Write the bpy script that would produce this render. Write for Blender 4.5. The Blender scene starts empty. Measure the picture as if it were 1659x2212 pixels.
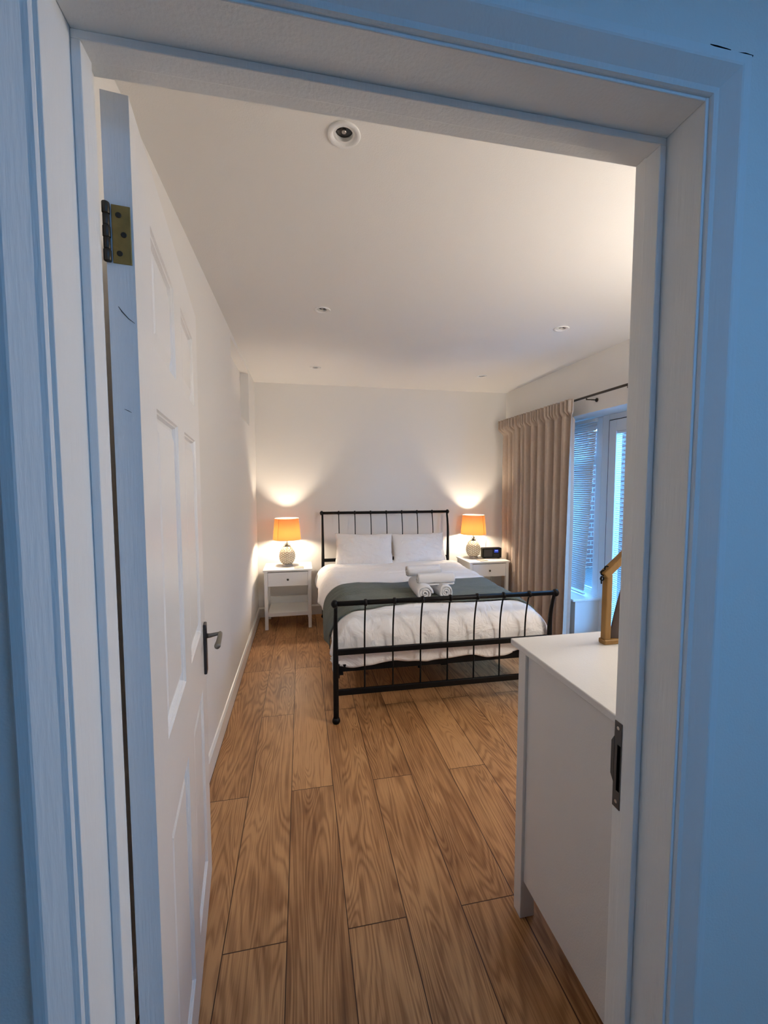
import bpy, math, random
from mathutils import Vector, Matrix, noise

random.seed(7)
SC = bpy.context.scene
COL = SC.collection
PI = math.pi

# ------------------------------------------------------------------ camera
CAM_H = 1.42
cam_d = bpy.data.cameras.new('camera')
cam_d.sensor_fit = 'VERTICAL'
cam_d.sensor_height = 36.0
cam_d.lens = 907.37 / 2212 * 36.0
cam_d.clip_start = 0.02
cam = bpy.data.objects.new('camera', cam_d)
COL.objects.link(cam)
yaw, pitch, roll = 0.1944907, -0.0668326, 0.00085837
f = Vector((math.sin(yaw) * math.cos(pitch), math.cos(yaw) * math.cos(pitch), math.sin(pitch)))
r0 = Vector((math.cos(yaw), -math.sin(yaw), 0))
d0 = f.cross(r0)
r = math.cos(roll) * r0 + math.sin(roll) * d0
d = -math.sin(roll) * r0 + math.cos(roll) * d0
M = Matrix((r, -d, -f)).transposed().to_4x4()
M.translation = Vector((0, 0, CAM_H))
cam.matrix_world = M
SC.camera = cam

# ------------------------------------------------------------------ view, world, big lights
SC.view_settings.view_transform = 'Standard'
SC.view_settings.look = 'None'
SC.view_settings.gamma = 1
SC.view_settings.use_curve_mapping = False
SC.view_settings.exposure = 0.0
SC.cycles.use_denoising = True
SC.cycles.max_bounces = 14
SC.cycles.diffuse_bounces = 9
SC.cycles.transparent_max_bounces = 16
SC.cycles.caustics_reflective = False
SC.cycles.caustics_refractive = False
SC.cycles.sample_clamp_indirect = 6

world = bpy.data.worlds.new('dusk_sky')
SC.world = world
world.use_nodes = True
bg = world.node_tree.nodes['Background']
bg.inputs['Color'].default_value = (0.21, 0.62, 1.32, 1)
bg.inputs['Strength'].default_value = 12.0

LAMP_COLOR = (1.0, 0.82, 0.62)
LAMP_STRENGTH = 520.0
FILL_COLOR = (1.0, 0.925, 0.83)
FILL_STRENGTH = 32.0  # fill globe added to lift the near part of the bedroom
FILL_Z = 1.72


def area_light(name, loc, rot, sx, sy, power, color, portal=False):
    l = bpy.data.lights.new(name, 'AREA')
    l.shape = 'RECTANGLE'
    l.size, l.size_y = sx, sy
    l.energy = power
    l.color = color
    if portal:
        l.cycles.is_portal = True
    o = bpy.data.objects.new(name, l)
    o.location = loc
    o.rotation_euler = rot
    COL.objects.link(o)
    return o


# portal for daylight through the rooflight added to light the hall
area_light('added_rooflight_portal', (.85, -.80, 2.60), (0, 0, 0), .8, .7, 1.0, (1, 1, 1), portal=True)
# portal in the glazed opening of the bedroom
area_light('glazed_opening_portal', (2.70, 3.0, 1.0), (0, PI / 2, 0), 2.0, 2.2, 1.0, (1, 1, 1), portal=True)


# ------------------------------------------------------------------ helpers
class MB:
    def __init__(s):
        s.v = []
        s.f = []
        s.sm = []

    def add(s, vs, fs, smooth=False):
        o = len(s.v)
        s.v += [tuple(v) for v in vs]
        s.f += [tuple(i + o for i in q) for q in fs]
        s.sm += [smooth] * len(fs)
        return s

    def box(s, x0, x1, y0, y1, z0, z1, mat=None):
        vs = [(x, y, z) for z in (z0, z1) for y in (y0, y1) for x in (x0, x1)]
        if mat is not None:
            vs = [mat @ Vector(v) for v in vs]
        return s.add(vs, [(0, 2, 3, 1), (4, 5, 7, 6), (0, 1, 5, 4), (2, 6, 7, 3), (0, 4, 6, 2), (1, 3, 7, 5)])

    def lathe(s, prof, c=(0, 0, 0), n=32, mat=None, smooth=True, cap=True):
        vs = []
        for (rr, z) in prof:
            for k in range(n):
                a = 2 * PI * k / n
                p = Vector((rr * math.cos(a), rr * math.sin(a), z))
                if mat is not None:
                    p = mat @ p
                vs.append(p + Vector(c))
        fs = []
        for i in range(len(prof) - 1):
            for k in range(n):
                a, b = i * n + k, i * n + (k + 1) % n
                fs.append((a, b, b + n, a + n))
        if cap:
            fs.append(tuple(reversed(range(n))))
            fs.append(tuple(range((len(prof) - 1) * n, len(prof) * n)))
        return s.add(vs, fs, smooth)

    def tube(s, pts, rad, n=12, smooth=True):
        pts = [Vector(p) for p in pts]
        if not isinstance(rad, (list, tuple)):
            rad = [rad] * len(pts)
        t0 = (pts[1] - pts[0]).normalized()
        up = Vector((0, 0, 1)) if abs(t0.z) < .9 else Vector((1, 0, 0))
        nx = t0.cross(up).normalized()
        vs = []
        for i, p in enumerate(pts):
            t = (pts[min(i + 1, len(pts) - 1)] - pts[max(i - 1, 0)]).normalized()
            nx = (nx - t * nx.dot(t)).normalized()
            ny = t.cross(nx)
            for k in range(n):
                a = 2 * PI * k / n
                vs.append(p + (nx * math.cos(a) + ny * math.sin(a)) * rad[i])
        fs = []
        for i in range(len(pts) - 1):
            for k in range(n):
                a, b = i * n + k, i * n + (k + 1) % n
                fs.append((a, b, b + n, a + n))
        fs.append(tuple(reversed(range(n))))
        fs.append(tuple(range((len(pts) - 1) * n, len(pts) * n)))
        return s.add(vs, fs, smooth)

    def prism(s, poly, axis, a, b):
        """poly: 2D outline; extruded along axis 0/1/2 between a and b"""
        def put(p, t):
            q = list(p)
            q.insert(axis, t)
            return q
        n = len(poly)
        vs = [put(p, a) for p in poly] + [put(p, b) for p in poly]
        fs = [tuple(range(n)), tuple(reversed(range(n, 2 * n)))]
        for k in range(n):
            fs.append((k, k + n, (k + 1) % n + n, (k + 1) % n))
        return s.add(vs, fs)

    def grid(s, fn, nu, nv, smooth=True, closed_u=False):
        vs = [fn(i / nu, j / nv) for j in range(nv + 1) for i in range(nu + 1)]
        fs = []
        for j in range(nv):
            for i in range(nu):
                a = j * (nu + 1) + i
                fs.append((a, a + 1, a + nu + 2, a + nu + 1))
        return s.add(vs, fs, smooth)

    def build(s, name, mat, parent=None, bevel=0, seg=2, fixn=True):
        me = bpy.data.meshes.new(name)
        me.from_pydata([tuple(v) for v in s.v], [], s.f)
        for p, sm in zip(me.polygons, s.sm):
            p.use_smooth = sm
        if fixn:
            import bmesh
            bm = bmesh.new()
            bm.from_mesh(me)
            bmesh.ops.recalc_face_normals(bm, faces=bm.faces)
            bm.to_mesh(me)
            bm.free()
        me.materials.append(mat)
        o = bpy.data.objects.new(name, me)
        COL.objects.link(o)
        if parent is not None:
            o.parent = parent
        if bevel:
            m = o.modifiers.new('edge_bevel', 'BEVEL')
            m.width = bevel
            m.segments = seg
            m.limit_method = 'ANGLE'
            m.angle_limit = math.radians(40)
        return o


def tag(o, label=None, cat=None, group=None, kind=None):
    if label:
        o['label'] = label
    if cat:
        o['category'] = cat
    if group:
        o['group'] = group
    if kind:
        o['kind'] = kind
    return o


def empty(name, loc, rz=0):
    o = bpy.data.objects.new(name, None)
    o.location = loc
    o.rotation_euler = (0, 0, rz)
    o.empty_display_size = .1
    COL.objects.link(o)
    return o


def copy_tree(o, parent=None):
    c = o.copy()
    COL.objects.link(c)
    c.parent = parent
    for ch in list(o.children):
        copy_tree(ch, c)
    return c


def struct(o, label, cat):
    return tag(o, label, cat, kind='structure')


# ------------------------------------------------------------------ materials
def new_mat(name):
    m = bpy.data.materials.new(name)
    m.use_nodes = True
    nt = m.node_tree
    return m, nt, nt.nodes['Principled BSDF']


def simple(name, col, rough=.5, metal=0, spec=.5, bump=0, bscale=200, detail=2, var=0, vscale=3, stretch=None):
    m, nt, b = new_mat(name)
    b.inputs['Base Color'].default_value = (*col, 1)
    b.inputs['Roughness'].default_value = rough
    b.inputs['Metallic'].default_value = metal
    b.inputs['Specular IOR Level'].default_value = spec
    N, L = nt.nodes, nt.links
    if bump or var:
        tc = N.new('ShaderNodeTexCoord')
        mp = N.new('ShaderNodeMapping')
        if stretch:
            mp.inputs['Scale'].default_value = stretch
        L.new(tc.outputs['Object'], mp.inputs['Vector'])
    if bump:
        n = N.new('ShaderNodeTexNoise')
        n.inputs['Scale'].default_value = bscale
        n.inputs['Detail'].default_value = detail
        bp = N.new('ShaderNodeBump')
        bp.inputs['Strength'].default_value = bump
        bp.inputs['Distance'].default_value = .002
        L.new(mp.outputs['Vector'], n.inputs['Vector'])
        L.new(n.outputs['Fac'], bp.inputs['Height'])
        L.new(bp.outputs['Normal'], b.inputs['Normal'])
    if var:
        n2 = N.new('ShaderNodeTexNoise')
        n2.inputs['Scale'].default_value = vscale
        n2.inputs['Detail'].default_value = 4
        L.new(mp.outputs['Vector'], n2.inputs['Vector'])
        mx = N.new('ShaderNodeMix')
        mx.data_type = 'RGBA'
        mx.inputs[6].default_value = (*[c * (1 - var) for c in col], 1)
        mx.inputs[7].default_value = (*[min(1, c * (1 + var)) for c in col], 1)
        L.new(n2.outputs['Fac'], mx.inputs[0])
        L.new(mx.outputs[2], b.inputs['Base Color'])
    return m


M_WALL = simple('matt_white_wall_paint', (.80, .787, .76), .75, bump=.25, bscale=260, spec=.3)
M_CEIL = simple('matt_white_ceiling_paint', (.80, .787, .76), .8, bump=.25, bscale=220, spec=.25)
M_GLOSS = simple('satin_white_wood_paint', (.80, .80, .79), .55, spec=.3, bump=.35, bscale=60, stretch=(3, 3, .25), detail=3)
M_DOORPAINT = simple('satin_white_door_paint', (.80, .80, .80), .30, bump=.5, bscale=45, stretch=(6, 6, .35), detail=4)
M_FURN = simple('white_furniture_lacquer', (.80, .80, .78), .38, bump=.1, bscale=150)
M_CHEST = simple('white_chest_lacquer', (.68, .67, .66), .45, bump=.2, bscale=220)
M_BLACK = simple('black_powder_coated_iron', (.0035, .0035, .004), .5, spec=.22)
M_BRASS = simple('aged_brass', (.30, .21, .075), .42, metal=.85, bump=.4, bscale=90, var=.35, vscale=60)
M_BRONZE = simple('dark_bronze', (.055, .045, .035), .38, metal=.7)
M_STEEL = simple('worn_steel_plate', (.10, .10, .10), .45, metal=.8)
M_PEWTER = simple('pewter_grey_metal', (.20, .185, .16), .45, metal=.7)
M_PLATE = simple('dark_handle_plate', (.035, .035, .042), .35, metal=.4)
M_DARKHOLE = simple('dark_mortice', (.004, .004, .004), .9, spec=0)
M_CHROME = simple('brushed_chrome', (.55, .5, .46), .28, metal=1)
M_UPVC = simple('white_upvc', (.84, .85, .86), .3)
M_SLAT = simple('white_aluminium_slat', (.82, .84, .86), .35)
M_GASKET = simple('black_rubber_gasket', (.01, .01, .012), .6)
M_TOWEL = simple('white_terry_towel', (.74, .74, .76), .95, spec=.1, bump=.9, bscale=330)
M_COASTER = simple('grey_coaster', (.36, .31, .27), .6, var=.2, vscale=30)
M_SKIRT = simple('satin_white_skirting', (.84, .83, .80), .34)
M_BRICKM = None


def linen(name, col, scale=9, strength=.35):
    m, nt, b = new_mat(name)
    N, L = nt.nodes, nt.links
    b.inputs['Base Color'].default_value = (*col, 1)
    b.inputs['Roughness'].default_value = .85
    b.inputs['Specular IOR Level'].default_value = .2
    b.inputs['Sheen Weight'].default_value = .15
    tc = N.new('ShaderNodeTexCoord')
    n1 = N.new('ShaderNodeTexNoise')
    n1.inputs['Scale'].default_value = scale
    n1.inputs['Detail'].default_value = 6
    n1.inputs['Distortion'].default_value = 1.4
    b1 = N.new('ShaderNodeBump')
    b1.inputs['Strength'].default_value = strength
    b1.inputs['Distance'].default_value = .03
    L.new(tc.outputs['Object'], n1.inputs['Vector'])
    L.new(n1.outputs['Fac'], b1.inputs['Height'])
    L.new(b1.outputs['Normal'], b.inputs['Normal'])
    return m


M_LINEN = linen('white_cotton_bedding', (.92, .905, .89), 7, .7)
M_PILLOW = linen('white_cotton_pillowcase', (.86, .84, .825), 10, .55)


def knit(name, col):
    m, nt, b = new_mat(name)
    N, L = nt.nodes, nt.links
    b.inputs['Roughness'].default_value = .95
    b.inputs['Specular IOR Level'].default_value = .1
    b.inputs['Sheen Weight'].default_value = .2
    tc = N.new('ShaderNodeTexCoord')
    w = N.new('ShaderNodeTexWave')
    w.bands_direction = 'Y'
    w.inputs['Scale'].default_value = 38
    w.inputs['Distortion'].default_value = 2.5
    w.inputs['Detail'].default_value = 3
    n = N.new('ShaderNodeTexNoise')
    n.inputs['Scale'].default_value = 160
    mx = N.new('ShaderNodeMix')
    mx.data_type = 'RGBA'
    mx.inputs[6].default_value = (*[c * .78 for c in col], 1)
    mx.inputs[7].default_value = (*[c * 1.2 for c in col], 1)
    add = N.new('ShaderNodeMath')
    add.operation = 'ADD'
    bp = N.new('ShaderNodeBump')
    bp.inputs['Strength'].default_value = .6
    bp.inputs['Distance'].default_value = .004
    L.new(tc.outputs['Object'], w.inputs['Vector'])
    L.new(tc.outputs['Object'], n.inputs['Vector'])
    L.new(w.outputs['Fac'], add.inputs[0])
    L.new(n.outputs['Fac'], add.inputs[1])
    L.new(add.outputs[0], bp.inputs['Height'])
    L.new(n.outputs['Fac'], mx.inputs[0])
    L.new(mx.outputs[2], b.inputs['Base Color'])
    L.new(bp.outputs['Normal'], b.inputs['Normal'])
    return m


M_THROW = knit('grey_green_knit', (.115, .135, .115))
M_CURTAIN = simple('taupe_curtain_cloth', (.44, .36, .30), .9, spec=.15, bump=.5, bscale=400, var=.08, vscale=40)
M_RUG = None


def shade_mat():
    m = bpy.data.materials.new('orange_glowing_lampshade_fabric')
    m.use_nodes = True
    nt = m.node_tree
    N, L = nt.nodes, nt.links
    N.clear()
    out = N.new('ShaderNodeOutputMaterial')
    tr = N.new('ShaderNodeBsdfTranslucent')
    di = N.new('ShaderNodeBsdfDiffuse')
    mix = N.new('ShaderNodeMixShader')
    tc = N.new('ShaderNodeTexCoord')
    mp = N.new('ShaderNodeMapping')
    mp.inputs['Scale'].default_value = (60, 60, 260)
    n = N.new('ShaderNodeTexNoise')
    n.inputs['Scale'].default_value = 1.0
    mx = N.new('ShaderNodeMix')
    mx.data_type = 'RGBA'
    mx.inputs[6].default_value = (.110, .030, .0052, 1)
    mx.inputs[7].default_value = (.140, .043, .0080, 1)
    L.new(tc.outputs['Object'], mp.inputs['Vector'])
    L.new(mp.outputs['Vector'], n.inputs['Vector'])
    L.new(n.outputs['Fac'], mx.inputs[0])
    L.new(mx.outputs[2], tr.inputs['Color'])
    di.inputs['Color'].default_value = (.60, .44, .28, 1)
    mix.inputs[0].default_value = .45
    L.new(tr.outputs[0], mix.inputs[1])
    L.new(di.outputs[0], mix.inputs[2])
    L.new(mix.outputs[0], out.inputs['Surface'])
    return m


M_SHADE = shade_mat()


def emit_mat(name, col, s):
    m = bpy.data.materials.new(name)
    m.use_nodes = True
    nt = m.node_tree
    nt.nodes.clear()
    e = nt.nodes.new('ShaderNodeEmission')
    e.inputs['Color'].default_value = (*col, 1)
    e.inputs['Strength'].default_value = s
    o = nt.nodes.new('ShaderNodeOutputMaterial')
    nt.links.new(e.outputs[0], o.inputs['Surface'])
    return m


M_BULB = emit_mat('lit_bulb', LAMP_COLOR, LAMP_STRENGTH)
M_DISPLAY = emit_mat('blue_lit_display', (.05, .09, .6), .8)
M_DIGIT = emit_mat('pale_blue_lit_digits', (.35, .45, 1), 1.6)


def glass_mat():
    m = bpy.data.materials.new('window_glass')
    m.use_nodes = True
    nt = m.node_tree
    N, L = nt.nodes, nt.links
    N.clear()
    out = N.new('ShaderNodeOutputMaterial')
    t = N.new('ShaderNodeBsdfTransparent')
    t.inputs['Color'].default_value = (.95, .98, 1, 1)
    g = N.new('ShaderNodeBsdfGlossy')
    g.inputs['Roughness'].default_value = .02
    fr = N.new('ShaderNodeFresnel')
    mix = N.new('ShaderNodeMixShader')
    geo = N.new('ShaderNodeNewGeometry')
    inv = N.new('ShaderNodeMath')
    inv.operation = 'SUBTRACT'
    inv.inputs[0].default_value = 1
    mul = N.new('ShaderNodeMath')
    mul.operation = 'MULTIPLY'
    L.new(geo.outputs['Backfacing'], inv.inputs[1])
    L.new(inv.outputs[0], mul.inputs[0])
    L.new(fr.outputs[0], mul.inputs[1])
    L.new(mul.outputs[0], mix.inputs[0])
    L.new(t.outputs[0], mix.inputs[1])
    L.new(g.outputs[0], mix.inputs[2])
    L.new(mix.outputs[0], out.inputs['Surface'])
    return m


M_GLASS = glass_mat()


def pineapple_mat():
    m, nt, b = new_mat('champagne_pineapple_glaze')
    b.inputs['Base Color'].default_value = (.74, .62, .42, 1)
    b.inputs['Metallic'].default_value = .3
    b.inputs['Roughness'].default_value = .25
    return m


M_PINE = pineapple_mat()
M_GLAZE = simple('pale_glossy_dimple_glaze', (.95, .92, .84), .22, spec=.9)
M_WOODFRAME = simple('honey_brown_wood', (.26, .135, .03), .55, bump=.5, bscale=60, var=.35, vscale=25, stretch=(1, 1, .2))
M_DARKWOOD = simple('dark_brown_carved_wood', (.045, .022, .014), .4, bump=.5, bscale=40, var=.5, vscale=20)


def floor_mat():
    m, nt, b = new_mat('oak_laminate_planks')
    N, L = nt.nodes, nt.links

    def math_(op, a=None, bb=None, v1=None, clamp=False):
        n = N.new('ShaderNodeMath')
        n.operation = op
        n.use_clamp = clamp
        if a is not None:
            L.new(a, n.inputs[0])
        if bb is not None:
            L.new(bb, n.inputs[1])
        if v1 is not None:
            n.inputs[1].default_value = v1
        return n.outputs[0]
    uv = N.new('ShaderNodeUVMap')
    uv.uv_map = 'plank'
    sep = N.new('ShaderNodeSeparateXYZ')
    L.new(uv.outputs[0], sep.inputs[0])
    at = N.new('ShaderNodeAttribute')
    at.attribute_name = 'plank_id'
    sepc = N.new('ShaderNodeSeparateColor')
    L.new(at.outputs['Color'], sepc.inputs[0])
    rnd, rnd2 = sepc.outputs[0], sepc.outputs[1]
    u, v = sep.outputs[0], sep.outputs[1]
    # metres, shifted per plank
    um = math_('MULTIPLY', u, v1=.19125)
    vm = math_('MULTIPLY', v, v1=1.32)
    us = math_('ADD', um, math_('MULTIPLY', rnd, v1=37.0))
    vs = math_('ADD', vm, math_('MULTIPLY', rnd2, v1=53.0))
    cmb = N.new('ShaderNodeCombineXYZ')
    L.new(us, cmb.inputs[0])
    L.new(vs, cmb.inputs[1])
    mp = N.new('ShaderNodeMapping')
    mp.inputs['Scale'].default_value = (6.4, .80, 1)
    L.new(cmb.outputs[0], mp.inputs['Vector'])
    big = N.new('ShaderNodeTexNoise')
    big.inputs['Scale'].default_value = 1.35
    big.inputs['Detail'].default_value = 1.5
    big.inputs['Distortion'].default_value = .7
    L.new(mp.outputs[0], big.inputs['Vector'])
    # cathedral rings: contour lines of the noise field
    ph = math_('MULTIPLY', big.outputs['Fac'], v1=120.0)
    si = math_('SINE', ph)
    ring = math_('MULTIPLY', math_('ADD', si, v1=1.0), v1=.5)
    ring = math_('POWER', ring, v1=1.6)
    # fine fibres
    mp2 = N.new('ShaderNodeMapping')
    mp2.inputs['Scale'].default_value = (230, 5, 1)
    L.new(cmb.outputs[0], mp2.inputs['Vector'])
    fib = N.new('ShaderNodeTexNoise')
    fib.inputs['Scale'].default_value = 1
    fib.inputs['Detail'].default_value = 4
    L.new(mp2.outputs[0], fib.inputs['Vector'])
    # soft blotches
    mp3 = N.new('ShaderNodeMapping')
    mp3.inputs['Scale'].default_value = (9, 3.2, 1)
    L.new(cmb.outputs[0], mp3.inputs['Vector'])
    blo = N.new('ShaderNodeTexNoise')
    blo.inputs['Scale'].default_value = 1
    blo.inputs['Detail'].default_value = 4
    L.new(mp3.outputs[0], blo.inputs['Vector'])
    # knots
    mp4 = N.new('ShaderNodeMapping')
    mp4.inputs['Scale'].default_value = (7.5, 2.6, 1)
    L.new(cmb.outputs[0], mp4.inputs['Vector'])
    vo = N.new('ShaderNodeTexVoronoi')
    vo.inputs['Scale'].default_value = 1
    L.new(mp4.outputs[0], vo.inputs['Vector'])
    kn = N.new('ShaderNodeMapRange')
    kn.inputs['From Min'].default_value = .03
    kn.inputs['From Max'].default_value = .16
    kn.inputs['To Min'].default_value = 1
    kn.inputs['To Max'].default_value = 0
    L.new(vo.outputs['Distance'], kn.inputs['Value'])
    sc = N.new('ShaderNodeSeparateColor')
    L.new(vo.outputs['Color'], sc.inputs[0])
    gate = math_('GREATER_THAN', sc.outputs[0], v1=.62)
    knot = math_('MULTIPLY', kn.outputs[0], gate)
    # combine darkness
    d1 = math_('MULTIPLY', ring, v1=.32)
    d2 = math_('MULTIPLY', math_('SUBTRACT', fib.outputs['Fac'], v1=.5), v1=.95)
    d3 = math_('MULTIPLY', math_('SUBTRACT', blo.outputs['Fac'], v1=.5), v1=1.0)
    d4 = math_('MULTIPLY', knot, v1=.55)
    dd = math_('ADD', math_('ADD', d1, d2), math_('ADD', d3, d4))
    dd = math_('ADD', dd, math_('MULTIPLY', math_('SUBTRACT', rnd, v1=.5), v1=.34))
    dd = math_('ADD', dd, v1=.12, clamp=True)
    cr = N.new('ShaderNodeValToRGB')
    cr.color_ramp.elements[0].position = 0
    cr.color_ramp.elements[0].color = (.53, .285, .125, 1)
    cr.color_ramp.elements[1].position = 1
    cr.color_ramp.elements[1].color = (.115, .046, .018, 1)
    e = cr.color_ramp.elements.new(.45)
    e.color = (.315, .152, .062, 1)
    L.new(dd, cr.inputs[0])
    # joints
    om = N.new('ShaderNodeMath')
    om.operation = 'SUBTRACT'
    om.inputs[0].default_value = 1
    L.new(u, om.inputs[1])
    eu = math_('MULTIPLY', math_('MINIMUM', u, om.outputs[0]), v1=.19125)
    ov = N.new('ShaderNodeMath')
    ov.operation = 'SUBTRACT'
    ov.inputs[0].default_value = 1
    L.new(v, ov.inputs[1])
    ev = math_('MULTIPLY', math_('MINIMUM', v, ov.outputs[0]), v1=1.32)
    ed = math_('MINIMUM', eu, ev)
    j = N.new('ShaderNodeMapRange')
    j.inputs['From Min'].default_value = .0009
    j.inputs['From Max'].default_value = .0022
    L.new(ed, j.inputs['Value'])
    mx = N.new('ShaderNodeMix')
    mx.data_type = 'RGBA'
    mx.inputs[6].default_value = (.055, .022, .010, 1)
    L.new(j.outputs[0], mx.inputs[0])
    L.new(cr.outputs[0], mx.inputs[7])
    L.new(mx.outputs[2], b.inputs['Base Color'])
    b.inputs['Roughness'].default_value = .46
    b.inputs['Specular IOR Level'].default_value = .25
    hb = math_('ADD', math_('MULTIPLY', j.outputs[0], v1=1.5), math_('MULTIPLY', fib.outputs['Fac'], v1=.35))
    bp = N.new('ShaderNodeBump')
    bp.inputs['Strength'].default_value = .35
    bp.inputs['Distance'].default_value = .0012
    L.new(hb, bp.inputs['Height'])
    L.new(bp.outputs['Normal'], b.inputs['Normal'])
    return m


M_FLOOR = floor_mat()


def brick_mat():
    m, nt, b = new_mat('red_brick_with_pale_mortar')
    N, L = nt.nodes, nt.links
    tc = N.new('ShaderNodeTexCoord')
    mp = N.new('ShaderNodeMapping')
    mp.inputs['Rotation'].default_value = (PI / 2, 0, 0)
    br = N.new('ShaderNodeTexBrick')
    br.inputs['Scale'].default_value = 1
    br.inputs['Brick Width'].default_value = .225
    br.inputs['Row Height'].default_value = .075
    br.inputs['Mortar Size'].default_value = .006
    br.inputs['Color1'].default_value = (.16, .065, .05, 1)
    br.inputs['Color2'].default_value = (.12, .05, .04, 1)
    br.inputs['Mortar'].default_value = (.26, .24, .22, 1)
    L.new(tc.outputs['Object'], mp.inputs['Vector'])
    L.new(mp.outputs[0], br.inputs['Vector'])
    L.new(br.outputs['Color'], b.inputs['Base Color'])
    b.inputs['Roughness'].default_value = .9
    return m


M_BRICK = brick_mat()
M_FENCE = simple('dark_backdrop_timber', (.055, .05, .045), .8, bump=.4, bscale=30, var=.3, vscale=8, stretch=(1, 6, .4))  # kept dark for the fence added as an exterior backdrop
M_PAVING = simple('grey_paving', (.06, .06, .06), .9, var=.2, vscale=4)

# ------------------------------------------------------------------ room shell
ZC = 2.465
XL, XR = -.46, 2.345
YB = 4.575
YF, YH = .690, .557           # room face and hall face of the doorway wall
DXL, DXR, DZ = -.2745, .597, 1.986   # doorway lining faces

# floor: one mesh of planks
PW, PL = .19125, 1.32


def build_floor():
    vs, fs, uvs, ids = [], [], [], []
    rg = random.Random(11)
    x_line = .129
    k0 = math.floor((-2.4 - x_line) / PW)
    k1 = math.ceil((2.7 - x_line) / PW)
    y_min, y_max = -1.5, 4.6
    for k in range(k0, k1):
        x0 = x_line + k * PW
        # columns alternate half a plank
        off = 1.25 if k % 2 == 0 else 1.904
        n0 = math.floor((y_min - off) / PL)
        for n in range(n0, 5):
            y0 = off + n * PL
            y1 = y0 + PL
            a, bb = max(y0, y_min), min(y1, y_max)
            if bb <= a:
                continue
            i = len(vs)
            vs += [(x0, a, 0), (x0 + PW, a, 0), (x0 + PW, bb, 0), (x0, bb, 0)]
            fs.append((i, i + 1, i + 2, i + 3))
            va, vb = (a - y0) / PL, (bb - y0) / PL
            uvs += [(0, va), (1, va), (1, vb), (0, vb)]
            c = (rg.random(), rg.random(), rg.random(), 1)
            ids += [c] * 4
    me = bpy.data.meshes.new('floor')
    me.from_pydata(vs, [], fs)
    me.uv_layers.new(name='plank')
    me.color_attributes.new('plank_id', 'FLOAT_COLOR', 'CORNER')
    ul, ca = me.uv_layers['plank'], me.color_attributes['plank_id']
    for i, (q, c) in enumerate(zip(uvs, ids)):
        ul.data[i].uv = q
        ca.data[i].color = c
    me.materials.append(M_FLOOR)
    o = bpy.data.objects.new('floor', me)
    COL.objects.link(o)
    return struct(o, 'brown oak laminate plank floor running towards the bed', 'floor')


build_floor()

HX0, HX1, HY0 = -2.4, 2.1, -1.45   # hall extents
LX, LY = (.141, 1.740), (1.330, 2.625, 3.908)
LIT = [(.141, 1.330), (.141, 2.625), (1.740, 2.625), (.141, 3.908), (1.740, 3.908)]


def ceiling_mesh():
    mb = MB()
    hw, hr, n = .06, .0265, 32
    xs = [XL - .15] + [c + s for c in LX for s in (-hw, hw)] + [XR + .26]
    ys = [YH + .02] + [c + s for c in LY for s in (-hw, hw)] + [YB + .15]
    for i in range(len(xs) - 1):
        for j in range(len(ys) - 1):
            cx, cy = (xs[i] + xs[i + 1]) / 2, (ys[j] + ys[j + 1]) / 2
            if any(abs(cx - a) < .01 and abs(cy - b_) < .01 for a, b_ in LIT):
                sq, ci, up = [], [], []
                for k in range(n):
                    a = 2 * PI * (k + .5) / n
                    c, s = math.cos(a), math.sin(a)
                    q = hw / max(abs(c), abs(s))
                    if k % (n // 4) in (n // 8 - 1, n // 8):
                        q = hw / max(abs(c), abs(s))
                    sq.append((cx + c * q, cy + s * q, ZC))
                    ci.append((cx + c * hr, cy + s * hr, ZC))
                    up.append((cx + c * hr, cy + s * hr, ZC + .05))
                vs = sq + ci + up
                fs = []
                for k in range(n):
                    k2 = (k + 1) % n
                    fs += [(k, k2, n + k2, n + k), (n + k, n + k2, 2 * n + k2, 2 * n + k)]
                fs.append(tuple(2 * n + k for k in range(n)))
                # the square's four corners
                for sx in (-1, 1):
                    for sy in (-1, 1):
                        near = sorted(range(n), key=lambda k: (sq[k][0] - cx - sx * hw) ** 2 + (sq[k][1] - cy - sy * hw) ** 2)[:2]
                        vs.append((cx + sx * hw, cy + sy * hw, ZC))
                        fs.append((near[0], near[1], len(vs) - 1))
                mb.add(vs, fs)
            else:
                mb.add([(xs[i], ys[j], ZC), (xs[i + 1], ys[j], ZC), (xs[i + 1], ys[j + 1], ZC), (xs[i], ys[j + 1], ZC)], [(0, 1, 2, 3)])
    a, b_, c, d_ = xs[0], xs[-1], ys[0], ys[-1]
    mb.add([(a, c, ZC), (b_, c, ZC), (b_, d_, ZC), (a, d_, ZC), (a, c, ZC + .1), (b_, c, ZC + .1), (b_, d_, ZC + .1), (a, d_, ZC + .1)],
           [(0, 1, 5, 4), (1, 2, 6, 5), (2, 3, 7, 6), (3, 0, 4, 7), (4, 5, 6, 7)])
    return mb


struct(ceiling_mesh().build('ceiling', M_CEIL, fixn=False), 'plain white bedroom ceiling with recessed downlights', 'ceiling')
m = MB()
m.box(HX0, .48, HY0 - .1, YH + .02, ZC, ZC + .1)
m.box(1.22, HX1, HY0 - .1, YH + .02, ZC, ZC + .1)
m.box(.48, 1.22, HY0 - .1, -1.12, ZC, ZC + .1)
m.box(.48, 1.22, -.48, YH + .02, ZC, ZC + .1)
struct(m.build('ceiling_hall', M_CEIL), 'white ceiling of the hall before the doorway', 'ceiling')

m = MB().box(XL - .15, XR + .26, YB, YB + .15, 0, ZC)
struct(m.build('wall_back', M_WALL), 'plain white wall behind the bed and both lamps', 'wall')

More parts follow.
